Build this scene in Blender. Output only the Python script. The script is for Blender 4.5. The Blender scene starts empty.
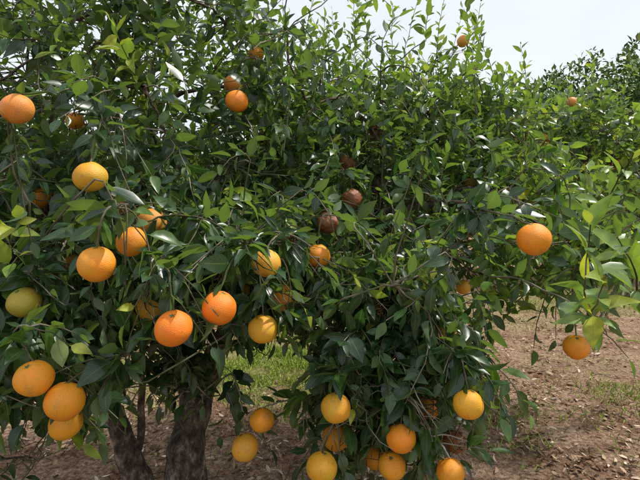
import bpy, math, bmesh
import numpy as np
from mathutils import Vector, noise

rng = np.random.default_rng(11)
scene = bpy.context.scene

# ------------------------------------------------------------------ materials
def new_mat(name):
    m = bpy.data.materials.new(name); m.use_nodes = True
    nt = m.node_tree; nt.nodes.clear()
    out = nt.nodes.new('ShaderNodeOutputMaterial')
    return m, nt, out
def N(nt, t, **kw):
    n = nt.nodes.new(t)
    for k, v in kw.items(): setattr(n, k, v)
    return n
def ramp(nt, stops, interp='LINEAR'):
    n = nt.nodes.new('ShaderNodeValToRGB'); cr = n.color_ramp; cr.interpolation = interp
    while len(cr.elements) > 1: cr.elements.remove(cr.elements[-1])
    cr.elements[0].position = stops[0][0]; cr.elements[0].color = (*stops[0][1], 1)
    for p, c in stops[1:]:
        e = cr.elements.new(p); e.color = (*c, 1)
    return n
def mixc(nt, fac, a, b, blend='MIX'):
    n = nt.nodes.new('ShaderNodeMix'); n.data_type = 'RGBA'; n.blend_type = blend
    for i, v in ((0, fac), (6, a), (7, b)):
        if hasattr(v, 'is_output'): nt.links.new(v, n.inputs[i])
        elif i == 0: n.inputs[0].default_value = v
        else: n.inputs[i].default_value = (*v, 1)
    return n.outputs[2]
def math_(nt, op, a, b=0.0, clamp=False):
    n = nt.nodes.new('ShaderNodeMath'); n.operation = op; n.use_clamp = clamp
    for i, v in ((0, a), (1, b)):
        if hasattr(v, 'is_output'): nt.links.new(v, n.inputs[i])
        else: n.inputs[i].default_value = v
    return n.outputs[0]

def leaf_material(name, stops, rough=0.32, transl=0.32, under=(0.11, 0.175, 0.07)):
    m, nt, out = new_mat(name); L = nt.links.new
    at = N(nt, 'ShaderNodeAttribute', attribute_name='leafdata')
    sep = N(nt, 'ShaderNodeSeparateColor'); L(at.outputs['Color'], sep.inputs[0])
    youth, edge, t = sep.outputs[0], sep.outputs[1], sep.outputs[2]
    cr = ramp(nt, stops); L(youth, cr.inputs[0]); col = cr.outputs[0]
    geo = N(nt, 'ShaderNodeNewGeometry')
    b = N(nt, 'ShaderNodeBsdfPrincipled')
    nz = N(nt, 'ShaderNodeTexNoise'); nz.inputs['Scale'].default_value = 40; nz.inputs['Detail'].default_value = 1
    L(geo.outputs['Position'], nz.inputs['Vector'])
    v = ramp(nt, [(0.3, (0.7, 0.72, 0.75)), (0.7, (1.3, 1.26, 1.2))]); L(nz.outputs[0], v.inputs[0])
    col = mixc(nt, 1.0, col, v.outputs[0], 'MULTIPLY')
    mid = ramp(nt, [(0.0, (1, 1, 1)), (0.10, (0, 0, 0))]); L(edge, mid.inputs[0])
    ph = math_(nt, 'SUBTRACT', math_(nt, 'MULTIPLY', t, 60.0), math_(nt, 'MULTIPLY', edge, 16.0))
    sn = math_(nt, 'POWER', math_(nt, 'ADD', math_(nt, 'MULTIPLY', math_(nt, 'SINE', ph), 0.5), 0.5), 8.0)
    veins = math_(nt, 'MAXIMUM', mid.outputs[0], math_(nt, 'MULTIPLY', sn, 0.22))
    col = mixc(nt, math_(nt, 'MULTIPLY', veins, 0.45), col, (0.18, 0.26, 0.08))
    col = mixc(nt, math_(nt, 'MULTIPLY', geo.outputs['Backfacing'], 0.6), col, under)
    L(col, b.inputs['Base Color'])
    rr = math_(nt, 'ADD', math_(nt, 'MULTIPLY', geo.outputs['Backfacing'], 0.25), math_(nt, 'ADD', rough - .08, math_(nt, 'MULTIPLY', nz.outputs[0], .2)))
    L(rr, b.inputs['Roughness']); b.inputs['IOR'].default_value = 1.6
    tr = N(nt, 'ShaderNodeBsdfTranslucent')
    tc = mixc(nt, 1.0, col, (2.7, 2.6, 0.8), 'MULTIPLY'); L(tc, tr.inputs[0])
    mx = N(nt, 'ShaderNodeMixShader'); mx.inputs[0].default_value = transl
    L(b.outputs[0], mx.inputs[1]); L(tr.outputs[0], mx.inputs[2]); L(mx.outputs[0], out.inputs[0])
    return m
def far_leaf_material(name, stops):
    m, nt, out = new_mat(name); L = nt.links.new
    at = N(nt, 'ShaderNodeAttribute', attribute_name='leafdata')
    sep = N(nt, 'ShaderNodeSeparateColor'); L(at.outputs['Color'], sep.inputs[0])
    cr = ramp(nt, stops); L(sep.outputs[0], cr.inputs[0])
    d = N(nt, 'ShaderNodeBsdfDiffuse'); L(cr.outputs[0], d.inputs[0])
    g = N(nt, 'ShaderNodeBsdfGlossy'); g.inputs['Roughness'].default_value = .5; g.inputs['Color'].default_value = (.8, .9, .8, 1)
    mx = N(nt, 'ShaderNodeMixShader'); mx.inputs[0].default_value = .06; L(d.outputs[0], mx.inputs[1]); L(g.outputs[0], mx.inputs[2])
    L(mx.outputs[0], out.inputs[0]); return m

GREENS = [(0.0, (0.014, 0.042, 0.020)), (0.35, (0.030, 0.078, 0.024)), (0.65, (0.072, 0.150, 0.028)), (0.88, (0.18, 0.29, 0.045)), (1.0, (0.33, 0.37, 0.055))]
mat_leaf = leaf_material('citrus_leaf', GREENS)
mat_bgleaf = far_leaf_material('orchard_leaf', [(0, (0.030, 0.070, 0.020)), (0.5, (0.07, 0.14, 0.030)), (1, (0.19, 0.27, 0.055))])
mat_farleaf = far_leaf_material('woodland_leaf', [(0, (0.02, 0.045, 0.018)), (1, (0.05, 0.09, 0.035))])

def attr_mat(name, stops, rough=.8):
    m, nt, out = new_mat(name); L = nt.links.new
    at = N(nt, 'ShaderNodeAttribute', attribute_name='leafdata')
    sep = N(nt, 'ShaderNodeSeparateColor'); L(at.outputs['Color'], sep.inputs[0])
    cr = ramp(nt, stops); L(sep.outputs[0], cr.inputs[0])
    b = N(nt, 'ShaderNodeBsdfDiffuse'); L(cr.outputs[0], b.inputs[0]); L(b.outputs[0], out.inputs[0]); return m
mat_litter = attr_mat('dry_leaf', [(0, (0.08, 0.042, 0.026)), (0.35, (0.22, 0.13, 0.078)), (0.7, (0.44, 0.31, 0.21)), (1, (0.70, 0.59, 0.47))])
mat_grass = attr_mat('grass_blade', [(0, (0.12, 0.21, 0.025)), (0.6, (0.27, 0.36, 0.06)), (1, (0.56, 0.50, 0.20))])

def bark_material():
    m, nt, out = new_mat('bark'); L = nt.links.new
    tc = N(nt, 'ShaderNodeTexCoord'); mp = N(nt, 'ShaderNodeMapping'); mp.inputs['Scale'].default_value = (1, 1, 0.55)
    L(tc.outputs['Object'], mp.inputs[0])
    n1 = N(nt, 'ShaderNodeTexNoise'); n1.inputs['Scale'].default_value = 42; n1.inputs['Detail'].default_value = 8; n1.inputs['Roughness'].default_value = 0.75
    n2 = N(nt, 'ShaderNodeTexNoise'); n2.inputs['Scale'].default_value = 14; n2.inputs['Detail'].default_value = 5
    L(mp.outputs[0], n1.inputs['Vector']); L(tc.outputs['Object'], n2.inputs['Vector'])
    c1 = ramp(nt, [(0.38, (0.022, 0.015, 0.012)), (0.5, (0.10, 0.070, 0.054)), (0.62, (0.27, 0.215, 0.18))]); L(n1.outputs[0], c1.inputs[0])
    c2 = ramp(nt, [(0.42, (.7, .63, .6)), (0.60, (1.6, 1.65, 1.55))]); L(n2.outputs[0], c2.inputs[0])
    col = mixc(nt, 1.0, c1.outputs[0], c2.outputs[0], 'MULTIPLY')
    b = N(nt, 'ShaderNodeBsdfPrincipled'); L(col, b.inputs['Base Color']); b.inputs['Roughness'].default_value = 0.88
    bp = N(nt, 'ShaderNodeBump'); bp.inputs['Strength'].default_value = 1.0; bp.inputs['Distance'].default_value = 0.025
    L(n1.outputs[0], bp.inputs['Height']); L(bp.outputs[0], b.inputs['Normal']); L(b.outputs[0], out.inputs[0]); return m
mat_bark = bark_material()
def twig_material():
    m, nt, out = new_mat('twig_bark'); L = nt.links.new
    tc = N(nt, 'ShaderNodeTexCoord')
    n1 = N(nt, 'ShaderNodeTexNoise'); n1.inputs['Scale'].default_value = 7; n1.inputs['Detail'].default_value = 2; L(tc.outputs['Object'], n1.inputs['Vector'])
    c1 = ramp(nt, [(0.35, (0.055, 0.065, 0.03)), (0.5, (0.12, 0.11, 0.07)), (0.68, (0.30, 0.27, 0.23))]); L(n1.outputs[0], c1.inputs[0])
    b = N(nt, 'ShaderNodeBsdfDiffuse'); L(c1.outputs[0], b.inputs[0]); L(b.outputs[0], out.inputs[0]); return m
mat_twig = twig_material()

def orange_material():
    m, nt, out = new_mat('orange_rind'); L = nt.links.new
    oi = N(nt, 'ShaderNodeObjectInfo'); tc = N(nt, 'ShaderNodeTexCoord')
    off = N(nt, 'ShaderNodeVectorMath', operation='ADD'); L(tc.outputs['Object'], off.inputs[0])
    cmb = N(nt, 'ShaderNodeCombineXYZ'); L(math_(nt, 'MULTIPLY', oi.outputs['Random'], 13.0), cmb.inputs[0]); L(cmb.outputs[0], off.inputs[1])
    n1 = N(nt, 'ShaderNodeTexNoise'); n1.inputs['Scale'].default_value = 20; n1.inputs['Detail'].default_value = 5; L(off.outputs[0], n1.inputs['Vector'])
    n2 = N(nt, 'ShaderNodeTexNoise'); n2.inputs['Scale'].default_value = 110; n2.inputs['Detail'].default_value = 5; n2.inputs['Roughness'].default_value = 0.7; L(off.outputs[0], n2.inputs['Vector'])
    n3 = N(nt, 'ShaderNodeTexNoise'); n3.inputs['Scale'].default_value = 33; n3.inputs['Detail'].default_value = 6; n3.inputs['Roughness'].default_value = 0.75; L(off.outputs[0], n3.inputs['Vector'])
    vo = N(nt, 'ShaderNodeTexVoronoi'); vo.inputs['Scale'].default_value = 520; L(off.outputs[0], vo.inputs['Vector'])
    f = ramp(nt, [(0.40, (0, 0, 0)), (0.62, (1, 1, 1))]); L(n1.outputs[0], f.inputs[0])
    sx = N(nt, 'ShaderNodeSeparateXYZ'); L(tc.outputs['Object'], sx.inputs[0])
    lo = math_(nt, 'ADD', math_(nt, 'MULTIPLY', sx.outputs[2], -14.0), .3, True)
    yel = mixc(nt, 1.0, oi.outputs['Color'], (0.86, 1.18, 1.5), 'MULTIPLY')
    fm = math_(nt, 'ADD', math_(nt, 'MULTIPLY', f.outputs[0], .7), math_(nt, 'MULTIPLY', lo, .5), True)
    col = mixc(nt, fm, oi.outputs['Color'], yel)
    sc = ramp(nt, [(0.61, (0, 0, 0)), (0.70, (1, 1, 1))]); L(n2.outputs[0], sc.inputs[0])
    sb = ramp(nt, [(0.55, (0, 0, 0)), (0.66, (1, 1, 1))]); L(n3.outputs[0], sb.inputs[0])
    col = mixc(nt, math_(nt, 'MULTIPLY', sc.outputs[0], 0.6), col, (0.25, 0.12, 0.04))
    col = mixc(nt, math_(nt, 'MULTIPLY', sb.outputs[0], 0.55), col, (0.38, 0.20, 0.07))
    b = N(nt, 'ShaderNodeBsdfPrincipled'); L(col, b.inputs['Base Color']); b.inputs['Roughness'].default_value = 0.5
    bp = N(nt, 'ShaderNodeBump'); bp.inputs['Strength'].default_value = 0.5; bp.inputs['Distance'].default_value = 0.0012
    hh = math_(nt, 'ADD', vo.outputs['Distance'], math_(nt, 'MULTIPLY', n2.outputs[0], 0.8)); L(hh, bp.inputs['Height']); L(bp.outputs[0], b.inputs['Normal'])
    L(b.outputs[0], out.inputs[0]); return m
mat_orange = orange_material()
m, nt, out = new_mat('calyx'); b = N(nt, 'ShaderNodeBsdfPrincipled'); b.inputs['Base Color'].default_value = (0.09, 0.12, 0.035, 1); b.inputs['Roughness'].default_value = 0.7
nt.links.new(b.outputs[0], out.inputs[0]); mat_calyx = m

GRASS = ((-.5,4.2,1.0,.9,26000),(-3.0,4.9,1.4,1.0,12000),(.6,6.4,2.2,1.1,9000),(4.0,7.2,2.2,1.1,7000),(2.4,3.4,.7,.4,1800),(1.2,2.9,.6,.35,1100),(-2.2,7.5,2.5,1.2,5000),(0,11,8,2.0,7000),(5,10,4,1.5,5000))
def ground_material():
    m, nt, out = new_mat('orchard_soil'); L = nt.links.new
    geo = N(nt, 'ShaderNodeNewGeometry'); P = geo.outputs['Position']
    def nz(s, d=6, r=0.6):
        n = N(nt, 'ShaderNodeTexNoise'); n.inputs['Scale'].default_value = s; n.inputs['Detail'].default_value = d; n.inputs['Roughness'].default_value = r
        L(P, n.inputs['Vector']); return n.outputs[0]
    nf = nz(42, 7, 0.82)
    fine = ramp(nt, [(0.36, (0.10, 0.053, 0.034)), (0.5, (0.39, 0.255, 0.175)), (0.64, (0.70, 0.54, 0.42))]); L(nf, fine.inputs[0])
    br = ramp(nt, [(0.38, (0.66, 0.58, 0.54)), (0.62, (1.12, 1.11, 1.08))]); L(nz(2.2, 6, .7), br.inputs[0])
    col = mixc(nt, 1.0, fine.outputs[0], br.outputs[0], 'MULTIPLY')
    g = ramp(nt, [(0.52, (0, 0, 0)), (0.68, (1, 1, 1))]); gm = nz(0.55, 5, 0.7); L(gm, g.inputs[0])
    mask = math_(nt, 'MULTIPLY', g.outputs[0], 0.45)
    n4 = nz(5, 4, .7)
    for cx, cy, rx, ry, c in GRASS[:4]:
        vm = N(nt, 'ShaderNodeVectorMath', operation='SUBTRACT'); L(P, vm.inputs[0]); vm.inputs[1].default_value = (cx, cy, 0)
        vs = N(nt, 'ShaderNodeVectorMath', operation='MULTIPLY'); L(vm.outputs[0], vs.inputs[0]); vs.inputs[1].default_value = (1 / rx / 1.3, 1 / ry / 1.3, 0)
        le = N(nt, 'ShaderNodeVectorMath', operation='LENGTH'); L(vs.outputs[0], le.inputs[0])
        k = math_(nt, 'ADD', math_(nt, 'SUBTRACT', 0.75, le.outputs['Value']), math_(nt, 'MULTIPLY', n4, 1.4))
        k = math_(nt, 'SUBTRACT', k, 0.6, True); mask = math_(nt, 'MAXIMUM', mask, math_(nt, 'MULTIPLY', k, 0.9))
    gc = ramp(nt, [(0.3, (0.10, 0.13, 0.03)), (0.7, (0.33, 0.36, 0.10))]); L(nf, gc.inputs[0])
    col = mixc(nt, mask, col, gc.outputs[0])
    b = N(nt, 'ShaderNodeBsdfDiffuse'); L(col, b.inputs[0])
    bp = N(nt, 'ShaderNodeBump'); bp.inputs['Strength'].default_value = 1.0; bp.inputs['Distance'].default_value = 0.025
    L(nf, bp.inputs['Height']); L(bp.outputs[0], b.inputs['Normal']); L(b.outputs[0], out.inputs[0]); return m
mat_ground = ground_material()

# ------------------------------------------------------------------ mesh helpers
def mesh_from(name, verts, faces_list, mats, data=None, smooth=True):
    me = bpy.data.meshes.new(name)
    me.vertices.add(len(verts)); me.vertices.foreach_set('co', np.asarray(verts, np.float32).ravel())
    loops = np.concatenate([f.ravel() for f, _ in faces_list])
    tot = np.concatenate([np.full(len(f), f.shape[1]) for f, _ in faces_list])
    mi = np.concatenate([np.full(len(f), k) for f, k in faces_list])
    start = np.concatenate([[0], np.cumsum(tot)[:-1]])
    me.loops.add(len(loops)); me.loops.foreach_set('vertex_index', loops.astype(np.int32))
    me.polygons.add(len(tot)); me.polygons.foreach_set('loop_start', start.astype(np.int32)); me.polygons.foreach_set('loop_total', tot.astype(np.int32))
    me.polygons.foreach_set('material_index', mi.astype(np.int32))
    me.polygons.foreach_set('use_smooth', np.full(len(tot), smooth))
    for mt in mats: me.materials.append(mt)
    if data is not None:
        ca = me.color_attributes.new('leafdata', 'FLOAT_COLOR', 'POINT'); ca.data.foreach_set('color', np.asarray(data, np.float32).ravel())
    me.update(calc_edges=True); me.validate()
    return me
def add_obj(name, me, parent=None):
    o = bpy.data.objects.new(name, me); scene.collection.objects.link(o)
    if parent: o.parent = parent
    return o
def norm(a): return a / (np.linalg.norm(a, axis=-1, keepdims=True) + 1e-9)

def leaves_geo(B, D, U, Ln, W, curl, fold, youth, detail=2):
    if detail == 2:
        T = np.array([0, .10, .22, .40, .60, .80, .92]); WW = np.array([.02, .05, .62, .98, .90, .50, .20])
    elif detail == 1:
        T = np.array([0, .3, .7]); WW = np.array([.05, .95, .75])
    else:
        T = np.array([0., .5]); WW = np.array([.05, 1.0])
    nr = len(T); n = len(B)
    D = norm(D); S = norm(np.cross(D, U)); Nn = np.cross(S, D)
    verts = []; data = []
    rip = rng.uniform(0, 6.28, n); twist = rng.normal(0, .35, n)
    for j in range(nr + 1):
        t = T[j] if j < nr else 1.0
        for s in ((-1, 0, 1) if j < nr else (0,)):
            w = (WW[j] if j < nr else 0) * 0.5
            c = B + D * (Ln * (t - 0.35 * (curl * t) ** 2))[:, None] + Nn * (-Ln * curl * t * t * .6)[:, None]
            ripple = 0.10 * np.sin(rip + t * 9 + s * 1.3) * abs(s) * w * 2
            p = c + S * (s * W * w * np.cos(fold))[:, None] + Nn * (abs(s) * W * w * np.sin(fold) + s * W * w * twist * t + W * .5 * ripple)[:, None]
            verts.append(p); d = np.ones((n, 4)); d[:, 0] = youth; d[:, 1] = abs(s); d[:, 2] = t; data.append(d)
    V = np.stack(verts, 1); Dt = np.stack(data, 1); k = V.shape[1]
    q = []
    for j in range(nr - 1):
        a = 3 * j
        q += [[a, a + 1, a + 4, a + 3], [a + 1, a + 2, a + 5, a + 4]]
    a = 3 * (nr - 1); tr = [[a, a + 1, a + 3], [a + 1, a + 2, a + 3]]
    off = (np.arange(n) * k)[:, None, None]
    Q = (np.array(q)[None] + off).reshape(-1, 4) if q else np.zeros((0, 4), int)
    TR = (np.array(tr)[None] + off).reshape(-1, 3)
    return V.reshape(-1, 3), Q, TR, Dt.reshape(-1, 4)

def tube(path, rad, sides=6):
    path = np.asarray(path, float); rad = np.asarray(rad, float)
    t = norm(np.gradient(path, axis=0)); ref = np.array([0.31, 0.77, 0.2]) if abs(t[0, 2]) > 0.8 else np.array([0, 0, 1.0])
    s = norm(np.cross(t, ref)); u = np.cross(s, t)
    a = np.arange(sides) / sides * 2 * np.pi
    ring = path[:, None] + rad[:, None, None] * (s[:, None] * np.cos(a)[None, :, None] + u[:, None] * np.sin(a)[None, :, None])
    n = len(path); i = np.arange(n - 1)[:, None] * sides; j = np.arange(sides)[None]; j2 = (j + 1) % sides
    F = np.stack([i + j, i + j2, i + sides + j2, i + sides + j], -1).reshape(-1, 4)
    return ring.reshape(-1, 3), F
class Acc:
    def __init__(s): s.v = []; s.f = []; s.n = 0
    def add(s, v, f): s.v.append(v); s.f.append(f + s.n); s.n += len(v)
    def get(s): return np.concatenate(s.v), np.concatenate(s.f)

# ------------------------------------------------------------------ oranges
DO = (0.86, 0.225, 0.008); OR = (0.87, 0.275, 0.011); YO = (0.85, 0.325, 0.016); YG = (0.74, 0.335, 0.020); GR = (0.50, 0.33, 0.030); BR = (0.26, 0.075, 0.022); PO = (0.80, 0.265, 0.045)  # BR: brown of the wrinkled fruits, with their shade put into the colour
ORANGES = [
 (-.714,1.09,1.600,PO,1),(-.571,1.15,1.445,YG,1),(-.473,.98,1.246,OR,1),(-.736,1.15,1.133,GR,1),(-.606,.98,1.004,YO,1),
 (-.547,.99,.951,OR,1),(-.632,1.15,.832,YO,.8),(-.295,.933,1.122,DO,1),(-.216,.99,1.151,DO,1),(-.151,1.225,1.048,YO,1),
 (-.143,1.225,1.223,YG,.7),(-.106,1.40,1.099,OR,.7),(-.461,1.13,1.285,OR,.6),(-.475,1.31,1.33,PO,.6),(-1.067,1.78,1.415,OR,.9),
 (-1.039,1.96,1.749,OR,.8),(-.293,1.63,1.752,OR,1),(-.369,1.96,1.905,PO,.7),(-.339,2.45,2.203,OR,.9),(.311,2.61,1.825,PO,1),
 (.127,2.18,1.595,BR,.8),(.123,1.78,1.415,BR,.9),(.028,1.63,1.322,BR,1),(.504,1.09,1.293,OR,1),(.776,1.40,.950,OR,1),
 (.042,1.225,.839,YG,1),(.048,1.40,.677,YO,1),(.005,1.225,.682,YG,1),(.215,1.225,.759,OR,1),(.204,1.31,.640,YO,1),
 (.173,1.45,.590,YO,.8),(.349,1.51,.721,OR,1),(.369,1.15,.879,YO,.55),(.345,1.225,.669,OR,1),(.437,1.51,.613,BR,1),
 (-.227,1.40,.647,YG,1),(-.176,1.40,.729,OR,.6),(.267,1.96,.956,YG,.9),(.376,1.40,.992,YG,.6),(1.584,3.27,1.887,OR,1),
 (.811,2.45,1.27,PO,.9),(.795,2.45,1.52,YG,.9),(1.50,3.27,1.534,YO,.9),(-.515,1.40,1.071,YG,.6),(-.235,1.51,1.106,YG,.6),
 (-.006,1.40,1.226,OR,.5),(2.09,3.27,1.71,PO,.9),(1.505,2.45,1.032,PO,.8),(.758,2.45,.968,YG,.6),(-1.05,1.96,1.151,YO,.7),
 (-.085,1.63,1.262,OR,.5),(-.706,1.63,1.385,PO,.5),(.897,2.90,2.44,PO,.9),(1.78,3.27,2.15,PO,.9)]
OP = np.array([o[:3] for o in ORANGES])
R0 = 0.0390
EYE = np.array([0, 0, 1.35])

def orange_mesh(seed, sx, wr=0.0):
    bm = bmesh.new(); bmesh.ops.create_uvsphere(bm, u_segments=40, v_segments=26, radius=R0)
    for v in bm.verts:
        p = v.co / R0; r = math.hypot(p.x, p.y)
        k = 1 + (0.05 + wr) * noise.noise(p * 1.3 + Vector((seed, 0, 0))) + 0.008 * math.sin(math.atan2(p.y, p.x) * 9 + seed) * max(0, p.z) ** 3
        k += wr * 1.1 * noise.noise(p * 4.5 + Vector((0, seed, 0)))
        if p.z > 0: k -= 0.09 * math.exp(-(r / 0.16) ** 2)
        else: k -= 0.035 * math.exp(-(r / 0.12) ** 2)
        v.co = Vector((p.x * sx, p.y, p.z * 0.955)) * (R0 * k)
    for f in bm.faces: f.smooth = True; f.material_index = 0
    ring = []; z0 = R0 * 0.955 * 0.935; c = bm.verts.new((0, 0, z0 + 0.0015))
    for i in range(10):
        a = i * math.pi / 5; rr = 0.0075 if i % 2 == 0 else 0.0042
        ring.append(bm.verts.new((rr * math.cos(a), rr * math.sin(a), z0 + (0.0015 if i % 2 == 0 else 0.0005))))
    for i in range(10):
        f = bm.faces.new((c, ring[i], ring[(i + 1) % 10])); f.material_index = 1
    me = bpy.data.meshes.new('orange_fruit_mesh'); bm.to_mesh(me); bm.free()
    me.materials.append(mat_orange); me.materials.append(mat_calyx); return me
omeshes = [orange_mesh(s, x) for s, x in ((1.3, 1.0), (7.7, 1.04), (4.1, 0.97))]
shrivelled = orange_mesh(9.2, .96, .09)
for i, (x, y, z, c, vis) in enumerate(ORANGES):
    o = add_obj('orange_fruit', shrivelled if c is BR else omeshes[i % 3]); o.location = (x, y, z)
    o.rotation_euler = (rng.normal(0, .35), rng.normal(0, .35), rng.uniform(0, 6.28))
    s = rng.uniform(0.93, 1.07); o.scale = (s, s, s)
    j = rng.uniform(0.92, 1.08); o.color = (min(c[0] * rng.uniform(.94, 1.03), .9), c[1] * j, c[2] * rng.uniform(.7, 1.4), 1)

# ------------------------------------------------------------------ the orange tree: skeleton
pos = []; par = []; rmin = []; CH = []
def guide(start, pts):
    prev = start; ids = [] if start < 0 else [start]
    for (x, y, z, r) in pts:
        pos.append((x, y, z)); par.append(prev); rmin.append(r); prev = len(pos) - 1; ids.append(prev)
    CH.append((ids, pts[0][3])); return ids if start < 0 else ids[1:]
g1 = guide(-1, [(-.57,1.90,-.08,.135),(-.565,1.90,.04,.104),(-.555,1.90,.18,.088),(-.55,1.90,.32,.082),(-.54,1.93,.46,.070),(-.50,1.98,.60,.052),(-.40,2.04,.86,.042),(-.22,2.10,1.06,.036),(.02,2.18,1.28,.030),(.28,2.32,1.50,.022),(.50,2.5,1.78,.014),(.6,2.6,2.05,.008)])
g2 = guide(g1[4], [(-.58,2.02,.66,.040),(-.63,2.05,.95,.032),(-.66,2.07,1.3,.026),(-.74,2.08,1.65,.018),(-.82,2.1,2.0,.012),(-.85,2.1,2.3,.006)])
g3 = guide(g1[1], [(-.63,1.86,.10,.058),(-.69,1.84,.22,.055),(-.735,1.83,.36,.048),(-.785,1.82,.50,.040),(-.85,1.80,.66,.034),(-.93,1.80,.82,.028),(-1.02,1.79,.97,.024),(-1.16,1.77,1.2,.020),(-1.28,1.8,1.5,.014),(-1.35,1.85,1.8,.008)])
g4 = guide(g1[6], [(-.25,1.88,.96,.020),(-.08,1.74,1.06,.016),(.10,1.6,1.12,.013),(.25,1.5,1.10,.010),(.33,1.42,.98,.006)])
g5 = guide(g1[8], [(.28,2.1,1.36,.018),(.52,1.95,1.40,.014),(.74,1.75,1.36,.010),(.86,1.58,1.26,.006)])
g6 = guide(g1[9], [(.6,2.5,1.55,.018),(.95,2.72,1.62,.014),(1.3,2.95,1.7,.010),(1.7,3.15,1.78,.006)])
g7 = guide(g3[2], [(-.70,1.80,.50,.015),(-.685,1.78,.68,.013),(-.66,1.72,.88,.010),(-.58,1.6,1.05,.008),(-.45,1.42,1.15,.005)])
g8 = guide(g3[5], [(-.88,1.65,.85,.014),(-.86,1.48,.98,.010),(-.80,1.32,1.12,.007),(-.74,1.2,1.25,.005)])
g9 = guide(g2[3], [(-.7,1.85,1.75,.012),(-.62,1.65,1.8,.008),(-.55,1.45,1.75,.005)])
g10 = guide(g2[1], [(-.5,1.8,1.15,.013),(-.36,1.6,1.25,.009),(-.25,1.4,1.25,.006)])
NG = len(pos)

BLOBS = [  # centre, radii, branch nodes, leafy shoots, shell bias, young, droop, leaf size
 ((-.95,2.15,1.92),(1.05,.90,.78),70,540,.62,.20,.1,.073),
 ((-.80,1.78,1.18),(.80,.78,.38),50,420,.60,.16,.6,.075),
 ((-.80,1.36,.84),(.26,.32,.24),10,60,.3,.26,.9,.075),
 ((.16,2.42,1.45),(.86,.80,.60),60,500,.60,.32,.35,.071),
 ((.20,1.46,.90),(.33,.34,.34),24,178,.35,.26,1.0,.072),
 ((.20,1.46,.66),(.32,.22,.16),10,52,.2,.28,1.0,.071),
 ((-.22,1.55,1.14),(.34,.42,.24),16,118,.4,.20,.8,.072),
 ((.42,2.75,1.95),(.85,.70,.34),40,270,.55,.56,.0,.072),
 ((1.62,3.20,1.76),(.95,.70,.42),42,320,.55,.66,.1,.079),
 ((.80,1.62,1.18),(.42,.38,.17),14,50,.3,.52,.6,.076),
 ((.95,2.35,1.45),(.48,.5,.28),14,105,.3,.60,.4,.076),
 ((-.47,1.62,.76),(.17,.15,.12),6,28,.2,.18,.9,.070),
]
def sample(c, r, n, shell):
    d = norm(rng.normal(size=(n, 3))); rad = rng.uniform(shell ** 3, 1, n) ** (1 / 3) * rng.uniform(.9, 1.12, n)
    lump = np.array([noise.noise(Vector(q) * 2.3 + Vector(c) * 3) for q in d])
    return np.array(c) + d * np.array(r) * (rad * (1 + .38 * lump))[:, None], d
targets = []
for B_ in BLOBS:
    c, r, nb = B_[:3]; p, _ = sample(c, r, nb, .25); targets.append(np.array(c) + (p - np.array(c)) * .85)
targets = np.concatenate(targets)
targets = targets[targets[:, 2] > .5]
plen = [0.0] * len(pos)
for i in range(len(pos)):
    if par[i] >= 0: plen[i] = plen[par[i]] + np.linalg.norm(np.array(pos[i]) - np.array(pos[par[i]]))
order = np.argsort([np.min(np.linalg.norm(np.array(pos) - t, axis=1)) for t in targets])
for ti in order:
    t = targets[ti]; PP = np.array(pos); d = np.linalg.norm(PP - t, axis=1)
    cost = d + 0.12 * np.array(plen); cost[:4] += 9
    j = int(np.argmin(cost)); pos.append(tuple(t)); par.append(j); rmin.append(.003); plen.append(plen[j] + d[j])
NB = len(pos); POS = np.array(pos)

# ------------------------------------------------------------------ shoots and leaves
LB = []; LD = []; LU = []; LL = []; LY = []; LK = []
twigs = Acc(); UP = np.array([0, 0, 1.0]); load = np.zeros(NB); ATT = []
def curve(p0, d0, p1, n=7, jit=.0):
    L = np.linalg.norm(p1 - p0); c1 = p0 + d0 * L * .4; t = np.linspace(0, 1, n)[:, None]
    q = (1 - t) ** 2 * p0 + 2 * t * (1 - t) * c1 + t * t * p1
    if jit: q[1:-1] += rng.normal(0, jit * L, (n - 2, 3))
    return q
def put_leaves(path, n, young, droop, size=.08, start=.15, up=.22, keepit=0):
    m = len(path); ts = np.linspace(start, 1, n); phase = rng.uniform(0, 6.28)
    idx = ts * (m - 1); i0 = np.clip(idx.astype(int), 0, m - 2); fr = (idx - i0)[:, None]
    P = path[i0] * (1 - fr) + path[i0 + 1] * fr; T = norm(path[i0 + 1] - path[i0])
    ref = np.array([.3, .5, .8]); a = norm(np.cross(T, ref)); b = np.cross(T, a)
    ang = phase + np.arange(n) * 2.4 + rng.normal(0, .3, n)
    rad = a * np.cos(ang)[:, None] + b * np.sin(ang)[:, None]
    spread = np.where(ts > .96, .25, rng.uniform(.6, 1.3, n))[:, None]
    D = norm(T * .75 + rad * spread + UP * (up - .75 * droop * rng.uniform(.4, 1.3, n))[:, None])
    U = norm(UP + rad * -.25 + T * .2 + rng.normal(0, .5, (n, 3)))
    sz = size * rng.uniform(.55, 1.3, n) * np.where(ts > .9, .8, 1)
    LB.append(P); LD.append(D); LU.append(U); LL.append(sz); LK.append(np.full(n, keepit))
    LY.append(np.clip(young + rng.normal(0, .12, n) + .22 * (ts - .5), 0, .99))
def pruned(p):   # the skirt of the tree is open round the trunk
    x, y, z = p
    if -.80 < x < -.62 and z < .74 and y > 1.15: return True
    if -.62 <= x < -.38 and z < .63 and y > 1.15: return True
    if -.38 < x < -.03 and z < (.93 if y < 1.8 else .84): return True
    if x < -.4 and y > 1.9 and z < .86: return True
    if x > .62 and z < (1.0 if y > 1.2 else .9): return True
    if .5 < x and y > 1.9 and z < 1.12: return True
    return False
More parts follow.
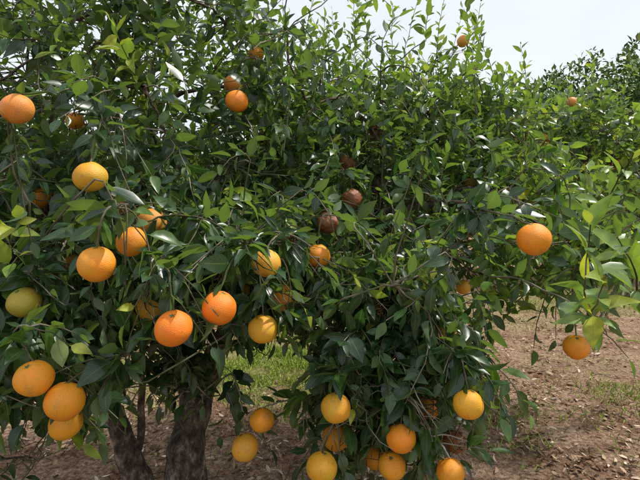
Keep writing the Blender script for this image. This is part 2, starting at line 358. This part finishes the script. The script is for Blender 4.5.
for bi, (c, r, nb, ns, sh, yg, dr, lsz) in enumerate(BLOBS):
    P, dn = sample(c, r, ns, sh)
    for k in range(ns):
        tip = P[k]
        if tip[2] < .47 or tip[1] < .85 or pruned(tip): continue
        out = norm(dn[k] / np.array(r))
        L = rng.uniform(.14, .34)
        updr = (.55 if rng.random() > dr else -.75) + rng.normal(0, .25)
        dirn = norm(out * .7 + UP * updr * .8 + rng.normal(0, .35, 3))
        base = tip - dirn * L
        j = int(np.argmin(np.linalg.norm(POS - base, axis=1) + (POS[:, 2] < .45) * 5)); load[j] += 1
        pj = POS[j]
        conn = curve(pj, norm(base - pj + 1e-4) * .6 + UP * .2, base, 5, .02)
        sh_ = curve(base, norm(conn[-1] - conn[-2] + dirn * .05), tip, 7, .012)
        path = np.concatenate([conn[:-1], sh_]); ATT.append(path)
        twigs.add(*tube(path, np.linspace(.0030, .0012, len(path)), 5))
        young = yg * rng.uniform(.4, 1.5)
        if rng.random() < .08 + .2 * (yg > .45): young = rng.uniform(.7, .9)
        put_leaves(sh_, int(L / .021) + 3, young, dr * .5 + .18, lsz, start=.05)
        if rng.random() < .6: put_leaves(conn, rng.integers(2, 5), young * .7, dr * .6 + .2, lsz, start=.4)
for k in range(115):
    if k < 46: x = rng.uniform(-.35, 1.0); y = rng.uniform(2.2, 3.2); z = 2.15 - .25 * max(0, x - .6) + rng.uniform(-.1, .1); L = rng.uniform(.15, .48)
    elif k < 78: x = rng.uniform(1.1, 2.5); y = rng.uniform(2.7, 3.6); z = 2.0 + rng.uniform(-.15, .1); L = rng.uniform(.15, .38)
    else: x = rng.uniform(-1.8, -.1); y = rng.uniform(1.5, 2.6); z = 2.15 + rng.uniform(-.5, .4); L = rng.uniform(.15, .45)
    p0 = np.array([x, y, z]); tip = p0 + norm(np.array([rng.normal(0, .3), rng.normal(0, .3), 1])) * L
    j = int(np.argmin(np.linalg.norm(POS - p0, axis=1))); q = curve(p0, UP * .8, tip, 8, .01); c = curve(POS[j], norm(p0 - POS[j]), p0, 5, .02)
    path = np.concatenate([c[:-1], q]); twigs.add(*tube(path, np.linspace(.0033, .0012, len(path)), 5))
    put_leaves(q, int(L / .023) + 2, rng.uniform(.45, .86), .0, .072, start=.0, up=.3)
for k in range(340):
    c, r = BLOBS[rng.integers(0, 7)][:2]
    p, d = sample(c, r, 1, .3); p = p[0]
    if p[2] < .45 or p[1] < .9: continue
    j = int(np.argmin(np.linalg.norm(POS - p, axis=1) + (POS[:, 2] < .4) * 5))
    q = curve(POS[j], norm(rng.normal(size=3) + np.array([0, -.4, -.2])), p + rng.normal(0, .05, 3), 9, .035)
    twigs.add(*tube(q, np.linspace(.0025, .0008, 9), 4))
# fruiting twigs
ATT = np.concatenate(ATT)
for i, o in enumerate(OP):
    top = o + np.array([0, 0, R0 * .9]); dl = ATT - (top + np.array([0, .03, .05]))
    cost = np.linalg.norm(dl, axis=1) + (ATT[:, 2] < top[2] + .02) * .5 + (ATT[:, 1] < o[1] - .01) * .3
    s0 = ATT[int(np.argmin(cost))]; sep_ = top - s0
    b = curve(s0, norm(np.array([sep_[0], sep_[1], 0]) + UP * .02), top, 10, .008)
    twigs.add(*tube(b, np.linspace(.0032, .0022, 10), 6))
    yo = rng.uniform(.1, .5); put_leaves(b, 7 + int(np.linalg.norm(sep_) / .03), yo, .5, .076, start=.1, keepit=1)
    low = o[0] < -.12 and o[0] > -.3 and o[2] < .8
    for k in range(2 if low else 5):
        side = (-1) ** k; e = o + np.array([side * rng.uniform(.045, .12), rng.uniform(.0, .09), rng.uniform(-.06, .08)])
        q = curve(s0, norm(rng.normal(0, .3, 3) + UP * .4), e, 7, .01); twigs.add(*tube(q, np.linspace(.0026, .0012, 7), 5))
        put_leaves(q, 8, yo + rng.normal(0, .12), .45, .076, start=.2, keepit=1)
def shoot(p0, d0, tip, n, young, size, droop=.15, r=.0035):
    p0 = np.array(p0); tip = np.array(tip); q = curve(p0, norm(np.array(d0, float)), tip, 12, .006)
    j = int(np.argmin(np.linalg.norm(POS - p0, axis=1))); c = curve(POS[j], norm(p0 - POS[j] + 1e-4), p0, 6, .01)
    path = np.concatenate([c[:-1], q]); twigs.add(*tube(path, np.linspace(r * 1.3, r * .4, len(path)), 6))
    put_leaves(q, n, young, droop, size, start=.2, keepit=1)
shoot((.80,1.30,1.05),(-.7,-.6,.1),(.55,.94,1.33),17,.80,.096,.0)
shoot((.78,1.30,1.05),(-.5,-.6,.0),(.57,.93,1.21),13,.80,.098,.05)
shoot((.85,1.30,1.12),(-.1,-.5,.1),(.62,.96,1.30),13,.76,.098,.0)
shoot((.80,1.40,1.30),(.2,-.3,.5),(.76,1.12,1.50),10,.66,.085)
shoot((.86,1.45,1.25),(.4,-.2,.3),(.95,1.2,1.42),10,.70,.088)
shoot((.55,1.5,1.15),(.5,-.3,.1),(.80,1.2,.98),10,.35,.082,.5)
shoot((.80,1.45,1.10),(.5,-.3,.1),(.98,1.2,1.10),12,.6,.085,.2)
shoot((-.85,1.35,1.2),(-.1,-.4,.3),(-.70,1.08,1.34),12,.90,.078)
shoot((-.85,1.35,1.1),(-.1,-.4,.3),(-.72,1.10,1.25),9,.82,.078)
shoot((.30,1.4,1.0),(.2,-.4,-.3),(.42,1.08,.88),12,.58,.084,.6)
shoot((.40,1.4,1.0),(.4,-.4,-.1),(.52,1.15,.86),10,.5,.082,.6)
shoot((.20,1.4,1.0),(.1,-.4,-.3),(.28,1.10,.84),10,.35,.082,.7)

LB = np.concatenate(LB); LD = np.concatenate(LD); LU = np.concatenate(LU); LL = np.concatenate(LL); LY = np.concatenate(LY); LK = np.concatenate(LK)
mid = LB + norm(LD) * (LL * .5)[:, None]; tipp = LB + norm(LD) * (LL * .95)[:, None]
keep = (LB[:, 1] > .74) & (tipp[:, 1] > .72)
keep &= np.array([bool(k) or not pruned(p - np.array([0, 0, -.03])) for p, k in zip(mid, LK)])
for (x, y, z, c, vis), o in zip(ORANGES, OP):
    out = norm(EYE - o)
    for q, k in ((mid, 1.0), (tipp, .8), (LB, .75)):
        v = q - o; s = v @ out; dd = np.linalg.norm(v - s[:, None] * out, axis=1)
        keep &= ~((np.linalg.norm(v, axis=1) < R0 * 1.12))
        keep &= ~((s > 0) & (s < .9) & (dd < R0 * k * 1.04 * vis * (1 - .3 * np.clip(s, 0, .9))))
LB, LD, LU, LL, LY = (a[keep] for a in (LB, LD, LU, LL, LY))
n = len(LB)
v, q, t, d = leaves_geo(LB, LD, LU, LL, LL * rng.uniform(.34, .50, n), rng.uniform(-.1, .65, n), rng.uniform(.05, .65, n), LY)
tree = bpy.data.objects.new('orange_tree', None); scene.collection.objects.link(tree)
add_obj('foliage', mesh_from('foliage', v, [(q, 0), (t, 0)], [mat_leaf], d), tree)
print('LEAVES', n)
# branches
acc = load.copy() * .35
for i in range(NB - 1, -1, -1):
    if par[i] >= 0: acc[par[i]] += acc[i] + .3
rad = np.array(rmin); rad[NG:] = np.minimum(.0026 * (1 + acc[NG:]) ** .42, .012)
wood = Acc()
def catmull(P, k):
    P = np.vstack([2 * P[0] - P[1], P, 2 * P[-1] - P[-2]]); o = []
    for i in range(1, len(P) - 2):
        for t in np.linspace(0, 1, k, endpoint=False):
            a, b, c, d = P[i - 1:i + 3]; o.append(.5 * (2 * b + (c - a) * t + (2 * a - 5 * b + 4 * c - d) * t * t + (3 * b - a - 3 * c + d) * t ** 3))
    o.append(P[-2]); return np.array(o)
for ids, r0 in CH:
    X = np.column_stack([POS[ids], [rad[i] for i in ids]])
    if par[ids[0]] >= 0 or ids[0] != 0: X[0, 3] = min(X[0, 3], r0 * 1.1)
    C = catmull(X, 12); path = C[:, :3].copy(); rr = np.maximum(C[:, 3], .003)
    path += np.array([[noise.noise(Vector(p) * 6) * .012, noise.noise(Vector(p) * 6 + Vector((9, 0, 0))) * .012, 0] for p in path])
    sides = 36 if r0 > .05 else 12
    vv, ff = tube(path, rr, sides)
    for k in range(len(vv)):
        w = Vector(vv[k]); c = path[k // sides]
        vv[k] = c + (vv[k] - c) * (1 + .22 * noise.noise(Vector((w.x * 13, w.y * 13, w.z * 6))) + .13 * noise.noise(Vector((w.x * 40, w.y * 40, w.z * 16))))
    wood.add(vv, ff)
for i in range(NG, NB):
    p = par[i]; a, b = POS[p], POS[i]; gp = par[p]; din = norm(a - POS[gp]) if gp >= 0 else UP
    path = curve(a, norm(din * .6 + norm(b - a)), b, 8, .014); r1 = rad[i]; r0 = min(rad[p], r1 * 1.3)
    wood.add(*tube(path, np.linspace(r0, r1, 8), 8))
v, f = wood.get(); add_obj('trunk_and_limbs', mesh_from('trunk_and_limbs', v, [(f, 0)], [mat_bark]), tree)
v, f = twigs.get(); add_obj('twigs', mesh_from('twigs', v, [(f, 0)], [mat_twig]), tree)

# ------------------------------------------------------------------ ground
def hgt(x, y): return .035 * noise.noise(Vector((x * .7, y * .7, 0))) + .014 * noise.noise(Vector((x * 4, y * 4, 3)))
M = 240; u = np.linspace(-1, 1, M); s = np.sign(u) * (np.abs(u) ** 3.2 * 395 + np.abs(u) * 7)
gx, gy = np.meshgrid(s, s + 4); gz = np.array([hgt(a, b) if abs(a) < 40 and abs(b) < 40 else 0 for a, b in zip(gx.ravel(), gy.ravel())])
V = np.stack([gx.ravel(), gy.ravel(), gz], 1); i = (np.arange(M - 1)[:, None] * M + np.arange(M - 1)[None]).ravel()
add_obj('ground', mesh_from('ground', V, [(np.stack([i, i + 1, i + M + 1, i + M], 1), 0)], [mat_ground]))
n = 100000; x = rng.uniform(-1, 1, n); y = 1.2 + 12 * rng.random(n) ** 1.6; x = x * (1.2 + y * .85)
clump = np.array([noise.noise(Vector((a * 1.9, b * 1.9, 5))) + .5 * noise.noise(Vector((a * 6, b * 6, 8))) for a, b in zip(x, y)]); kk = clump > rng.uniform(-.5, .5, n)
turf = np.minimum(((x + .5) / .8) ** 2 + ((y - 4.2) / .8) ** 2, ((x + 3) / 1.1) ** 2 + ((y - 4.9) / .8) ** 2); kk &= turf > rng.uniform(.2, 1.3, n)
x, y = x[kk], y[kk]; n = len(x); z = np.array([hgt(a, b) for a, b in zip(x, y)])
D = np.stack([rng.normal(size=n), rng.normal(size=n), rng.normal(0, .25, n)], 1); U = norm(UP + rng.normal(0, .45, (n, 3)))
ln = rng.uniform(.012, .065, n)
v, q, t, d = leaves_geo(np.stack([x, y, z + rng.uniform(.003, .020, n)], 1), D, U, ln, ln * rng.uniform(.15, .5, n), rng.uniform(-.7, .7, n), rng.uniform(-.6, .9, n), np.clip(rng.beta(1.5, 1.9, n), 0, 1), 1)
add_obj('fallen_leaves', mesh_from('fallen_leaves', v, [(q, 0), (t, 0)], [mat_litter], d))
ft = Acc()
for k in range(1800):
    y0 = 1.6 + 9 * rng.random() ** 1.6; x0 = rng.uniform(-1, 1) * (1 + y0 * .8); a = rng.uniform(0, 6.28); L = rng.uniform(.05, .25)
    p = np.array([x0, y0, hgt(x0, y0) + .008]); e = p + np.array([math.cos(a) * L, math.sin(a) * L, rng.uniform(0, .02)])
    ft.add(*tube(curve(p, norm(e - p + rng.normal(0, .03, 3)), e, 5, .03), np.linspace(.0026, .001, 5), 4))
v, f = ft.get(); add_obj('fallen_twigs', mesh_from('fallen_twigs', v, [(f, 0)], [mat_twig]))
gp = []
for cx, cy, rx, ry, cnt in GRASS: gp.append(np.stack([rng.normal(cx, rx * .55, cnt), rng.normal(cy, ry * .55, cnt)], 1))
gp = np.concatenate(gp); n = len(gp)
cl = np.array([noise.noise(Vector((a * 3, b * 3, 1))) for a, b in gp]); gp = gp[cl > rng.uniform(-.4, .3, n)]; n = len(gp)
gzz = np.array([hgt(a, b) for a, b in gp])
D = norm(np.stack([rng.normal(0, .5, n), rng.normal(0, .5, n), np.ones(n)], 1)); U = norm(np.stack([rng.normal(size=n), rng.normal(size=n), np.full(n, .1)], 1))
ln = rng.uniform(.015, .065, n)
v, q, t, d = leaves_geo(np.column_stack([gp, gzz]), D, U, ln, np.full(n, .007), rng.uniform(0, .9, n), np.full(n, .2), np.clip(rng.beta(2, 2.2, n), 0, 1), 1)
add_obj('grass', mesh_from('grass', v, [(q, 0), (t, 0)], [mat_grass], d))

# ------------------------------------------------------------------ other orchard trees
def orchard_tree(name, R, seed, nl, leaf, mat, base=.16):
    rg = np.random.default_rng(seed); subs = []
    for k in range(30):
        a = rg.uniform(0, 6.28); rr = R * math.sqrt(rg.random()) * .8; zz = rg.uniform(base + .12, .88)
        subs.append((rr * math.cos(a) * (1.2 - .65 * zz), rr * math.sin(a) * (1.2 - .65 * zz), zz, R * rg.uniform(.18, .40)))
    subs = np.array(subs); k = rg.integers(0, len(subs), nl); d = norm(rg.normal(size=(nl, 3)))
    p = subs[k, :3] + d * (subs[k, 3] * rg.uniform(.3, 1.15, nl) ** .6)[:, None] * np.array([1, 1, .85])
    nu = 900; kk = rg.integers(0, len(subs), 60)[rg.integers(0, 60, nu)]
    pu = subs[kk, :3] + np.column_stack([rg.normal(0, .012, nu) + np.sin(kk * 3.1) * .05, rg.normal(0, .012, nu) + np.cos(kk * 5.3) * .05, subs[kk, 3] * rg.uniform(.6, 1.2, nu)])
    p = np.concatenate([p, pu]); d = np.concatenate([d, np.tile([[0, 0, 1.]], (nu, 1))])
    ok = p[:, 2] > base * .6; p = p[ok]; d = d[ok]; n = len(p)
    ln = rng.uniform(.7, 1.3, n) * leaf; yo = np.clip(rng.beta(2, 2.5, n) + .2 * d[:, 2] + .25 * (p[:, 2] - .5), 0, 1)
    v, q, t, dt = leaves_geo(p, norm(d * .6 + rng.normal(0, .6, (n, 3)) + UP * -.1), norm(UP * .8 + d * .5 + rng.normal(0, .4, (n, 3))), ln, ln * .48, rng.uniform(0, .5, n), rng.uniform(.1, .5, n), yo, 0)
    w = Acc(); w.add(*tube([(0, 0, -.1), (.02, 0, .1), (0, .03, .22)], [R * .09, R * .06, R * .055], 10))
    for sx, sy, sz, sr in subs[:16]:
        b0 = np.array([0, .03, rng.uniform(.12, .24)]); e = np.array([sx, sy, sz]); w.add(*tube(curve(b0, norm(e - b0 + UP * .4), e, 8, .02), np.linspace(R * .035, R * .008, 8), 6))
    wv, wf = w.get(); nv = len(v); wd = np.zeros((len(wv), 4))
    return mesh_from(name, np.concatenate([v, wv]), [(q, 0), (t, 0), (wf + nv, 1)], [mat, mat_bark], np.concatenate([dt, wd]))
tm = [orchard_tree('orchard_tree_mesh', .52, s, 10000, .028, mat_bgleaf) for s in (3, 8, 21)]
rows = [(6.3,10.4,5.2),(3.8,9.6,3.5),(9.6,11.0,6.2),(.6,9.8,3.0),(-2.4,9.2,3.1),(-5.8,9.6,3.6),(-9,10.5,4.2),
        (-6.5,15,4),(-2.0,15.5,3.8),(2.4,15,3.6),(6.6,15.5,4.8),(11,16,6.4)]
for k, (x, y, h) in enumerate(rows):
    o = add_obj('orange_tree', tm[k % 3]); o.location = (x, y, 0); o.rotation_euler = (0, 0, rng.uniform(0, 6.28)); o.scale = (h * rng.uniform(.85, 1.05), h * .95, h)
nc = 420; a = rng.uniform(-1.35, 1.35, nc); dist = rng.uniform(34, 60, nc); P = []; Dn = []
for k in range(nc):
    c = np.array([math.sin(a[k]) * dist[k], math.cos(a[k]) * dist[k], rng.uniform(.8, 3.0 + (dist[k] - 34) * .12 + 7 * max(0, math.sin(a[k])))]); dd = norm(rng.normal(size=(150, 3)))
    P.append(c + dd * rng.uniform(1.2, 2.6, (150, 1)) * np.array([1.2, 1.2, 1])); Dn.append(dd)
P = np.concatenate(P); Dn = np.concatenate(Dn); n = len(P); ln = rng.uniform(.4, .8, n)
v, q, t, d = leaves_geo(P, norm(Dn + rng.normal(0, .5, (n, 3))), norm(UP + rng.normal(0, .5, (n, 3))), ln, ln * .6, rng.uniform(0, .5, n), rng.uniform(.1, .5, n), rng.random(n), 0)
add_obj('distant_trees', mesh_from('distant_trees', v, [(q, 0), (t, 0)], [mat_farleaf], d))

# ------------------------------------------------------------------ light
sun_el, sun_az = math.radians(60), math.radians(80)
sd = Vector((math.cos(sun_el) * math.sin(sun_az), math.cos(sun_el) * math.cos(sun_az), math.sin(sun_el)))
sl = bpy.data.lights.new('sun', 'SUN'); sl.energy = 4.1; sl.angle = math.radians(3.0); sl.color = (1, .955, .88)
so = bpy.data.objects.new('sun', sl); scene.collection.objects.link(so); so.rotation_euler = (-sd).to_track_quat('-Z', 'Y').to_euler(); so.location = (5, 3, 12)
w = bpy.data.worlds.new('World'); scene.world = w; w.use_nodes = True; nt = w.node_tree; nt.nodes.clear(); L = nt.links.new
sky = N(nt, 'ShaderNodeTexSky'); sky.sky_type = 'NISHITA'; sky.sun_disc = False; sky.sun_elevation = sun_el; sky.sun_rotation = sun_az
sky.dust_density = 3.5; sky.air_density = 1.2
tc = N(nt, 'ShaderNodeTexCoord'); nz = N(nt, 'ShaderNodeTexNoise'); nz.inputs['Scale'].default_value = 2.2; nz.inputs['Detail'].default_value = 6; L(tc.outputs['Generated'], nz.inputs['Vector'])
cr = ramp(nt, [(0.3, (.78, .78, .78)), (0.6, (1, 1, 1))]); L(nz.outputs[0], cr.inputs[0])
c = mixc(nt, cr.outputs[0], sky.outputs[0], (8.9, 9.4, 10.0))
bg = N(nt, 'ShaderNodeBackground'); bg.inputs[1].default_value = .105; L(c, bg.inputs[0]); wo = N(nt, 'ShaderNodeOutputWorld'); L(bg.outputs[0], wo.inputs[0])

# ------------------------------------------------------------------ camera
cd = bpy.data.cameras.new('camera'); cd.lens = 26; cd.sensor_width = 36; cd.clip_end = 2000; cd.clip_start = .02; cd.shift_y = -.039
co = bpy.data.objects.new('camera', cd); scene.collection.objects.link(co); co.location = (0, 0, 1.35); co.rotation_euler = (math.radians(90), 0, 0); scene.camera = co
scene.view_settings.view_transform = 'Standard'; scene.view_settings.look = 'None'; scene.view_settings.exposure = 0
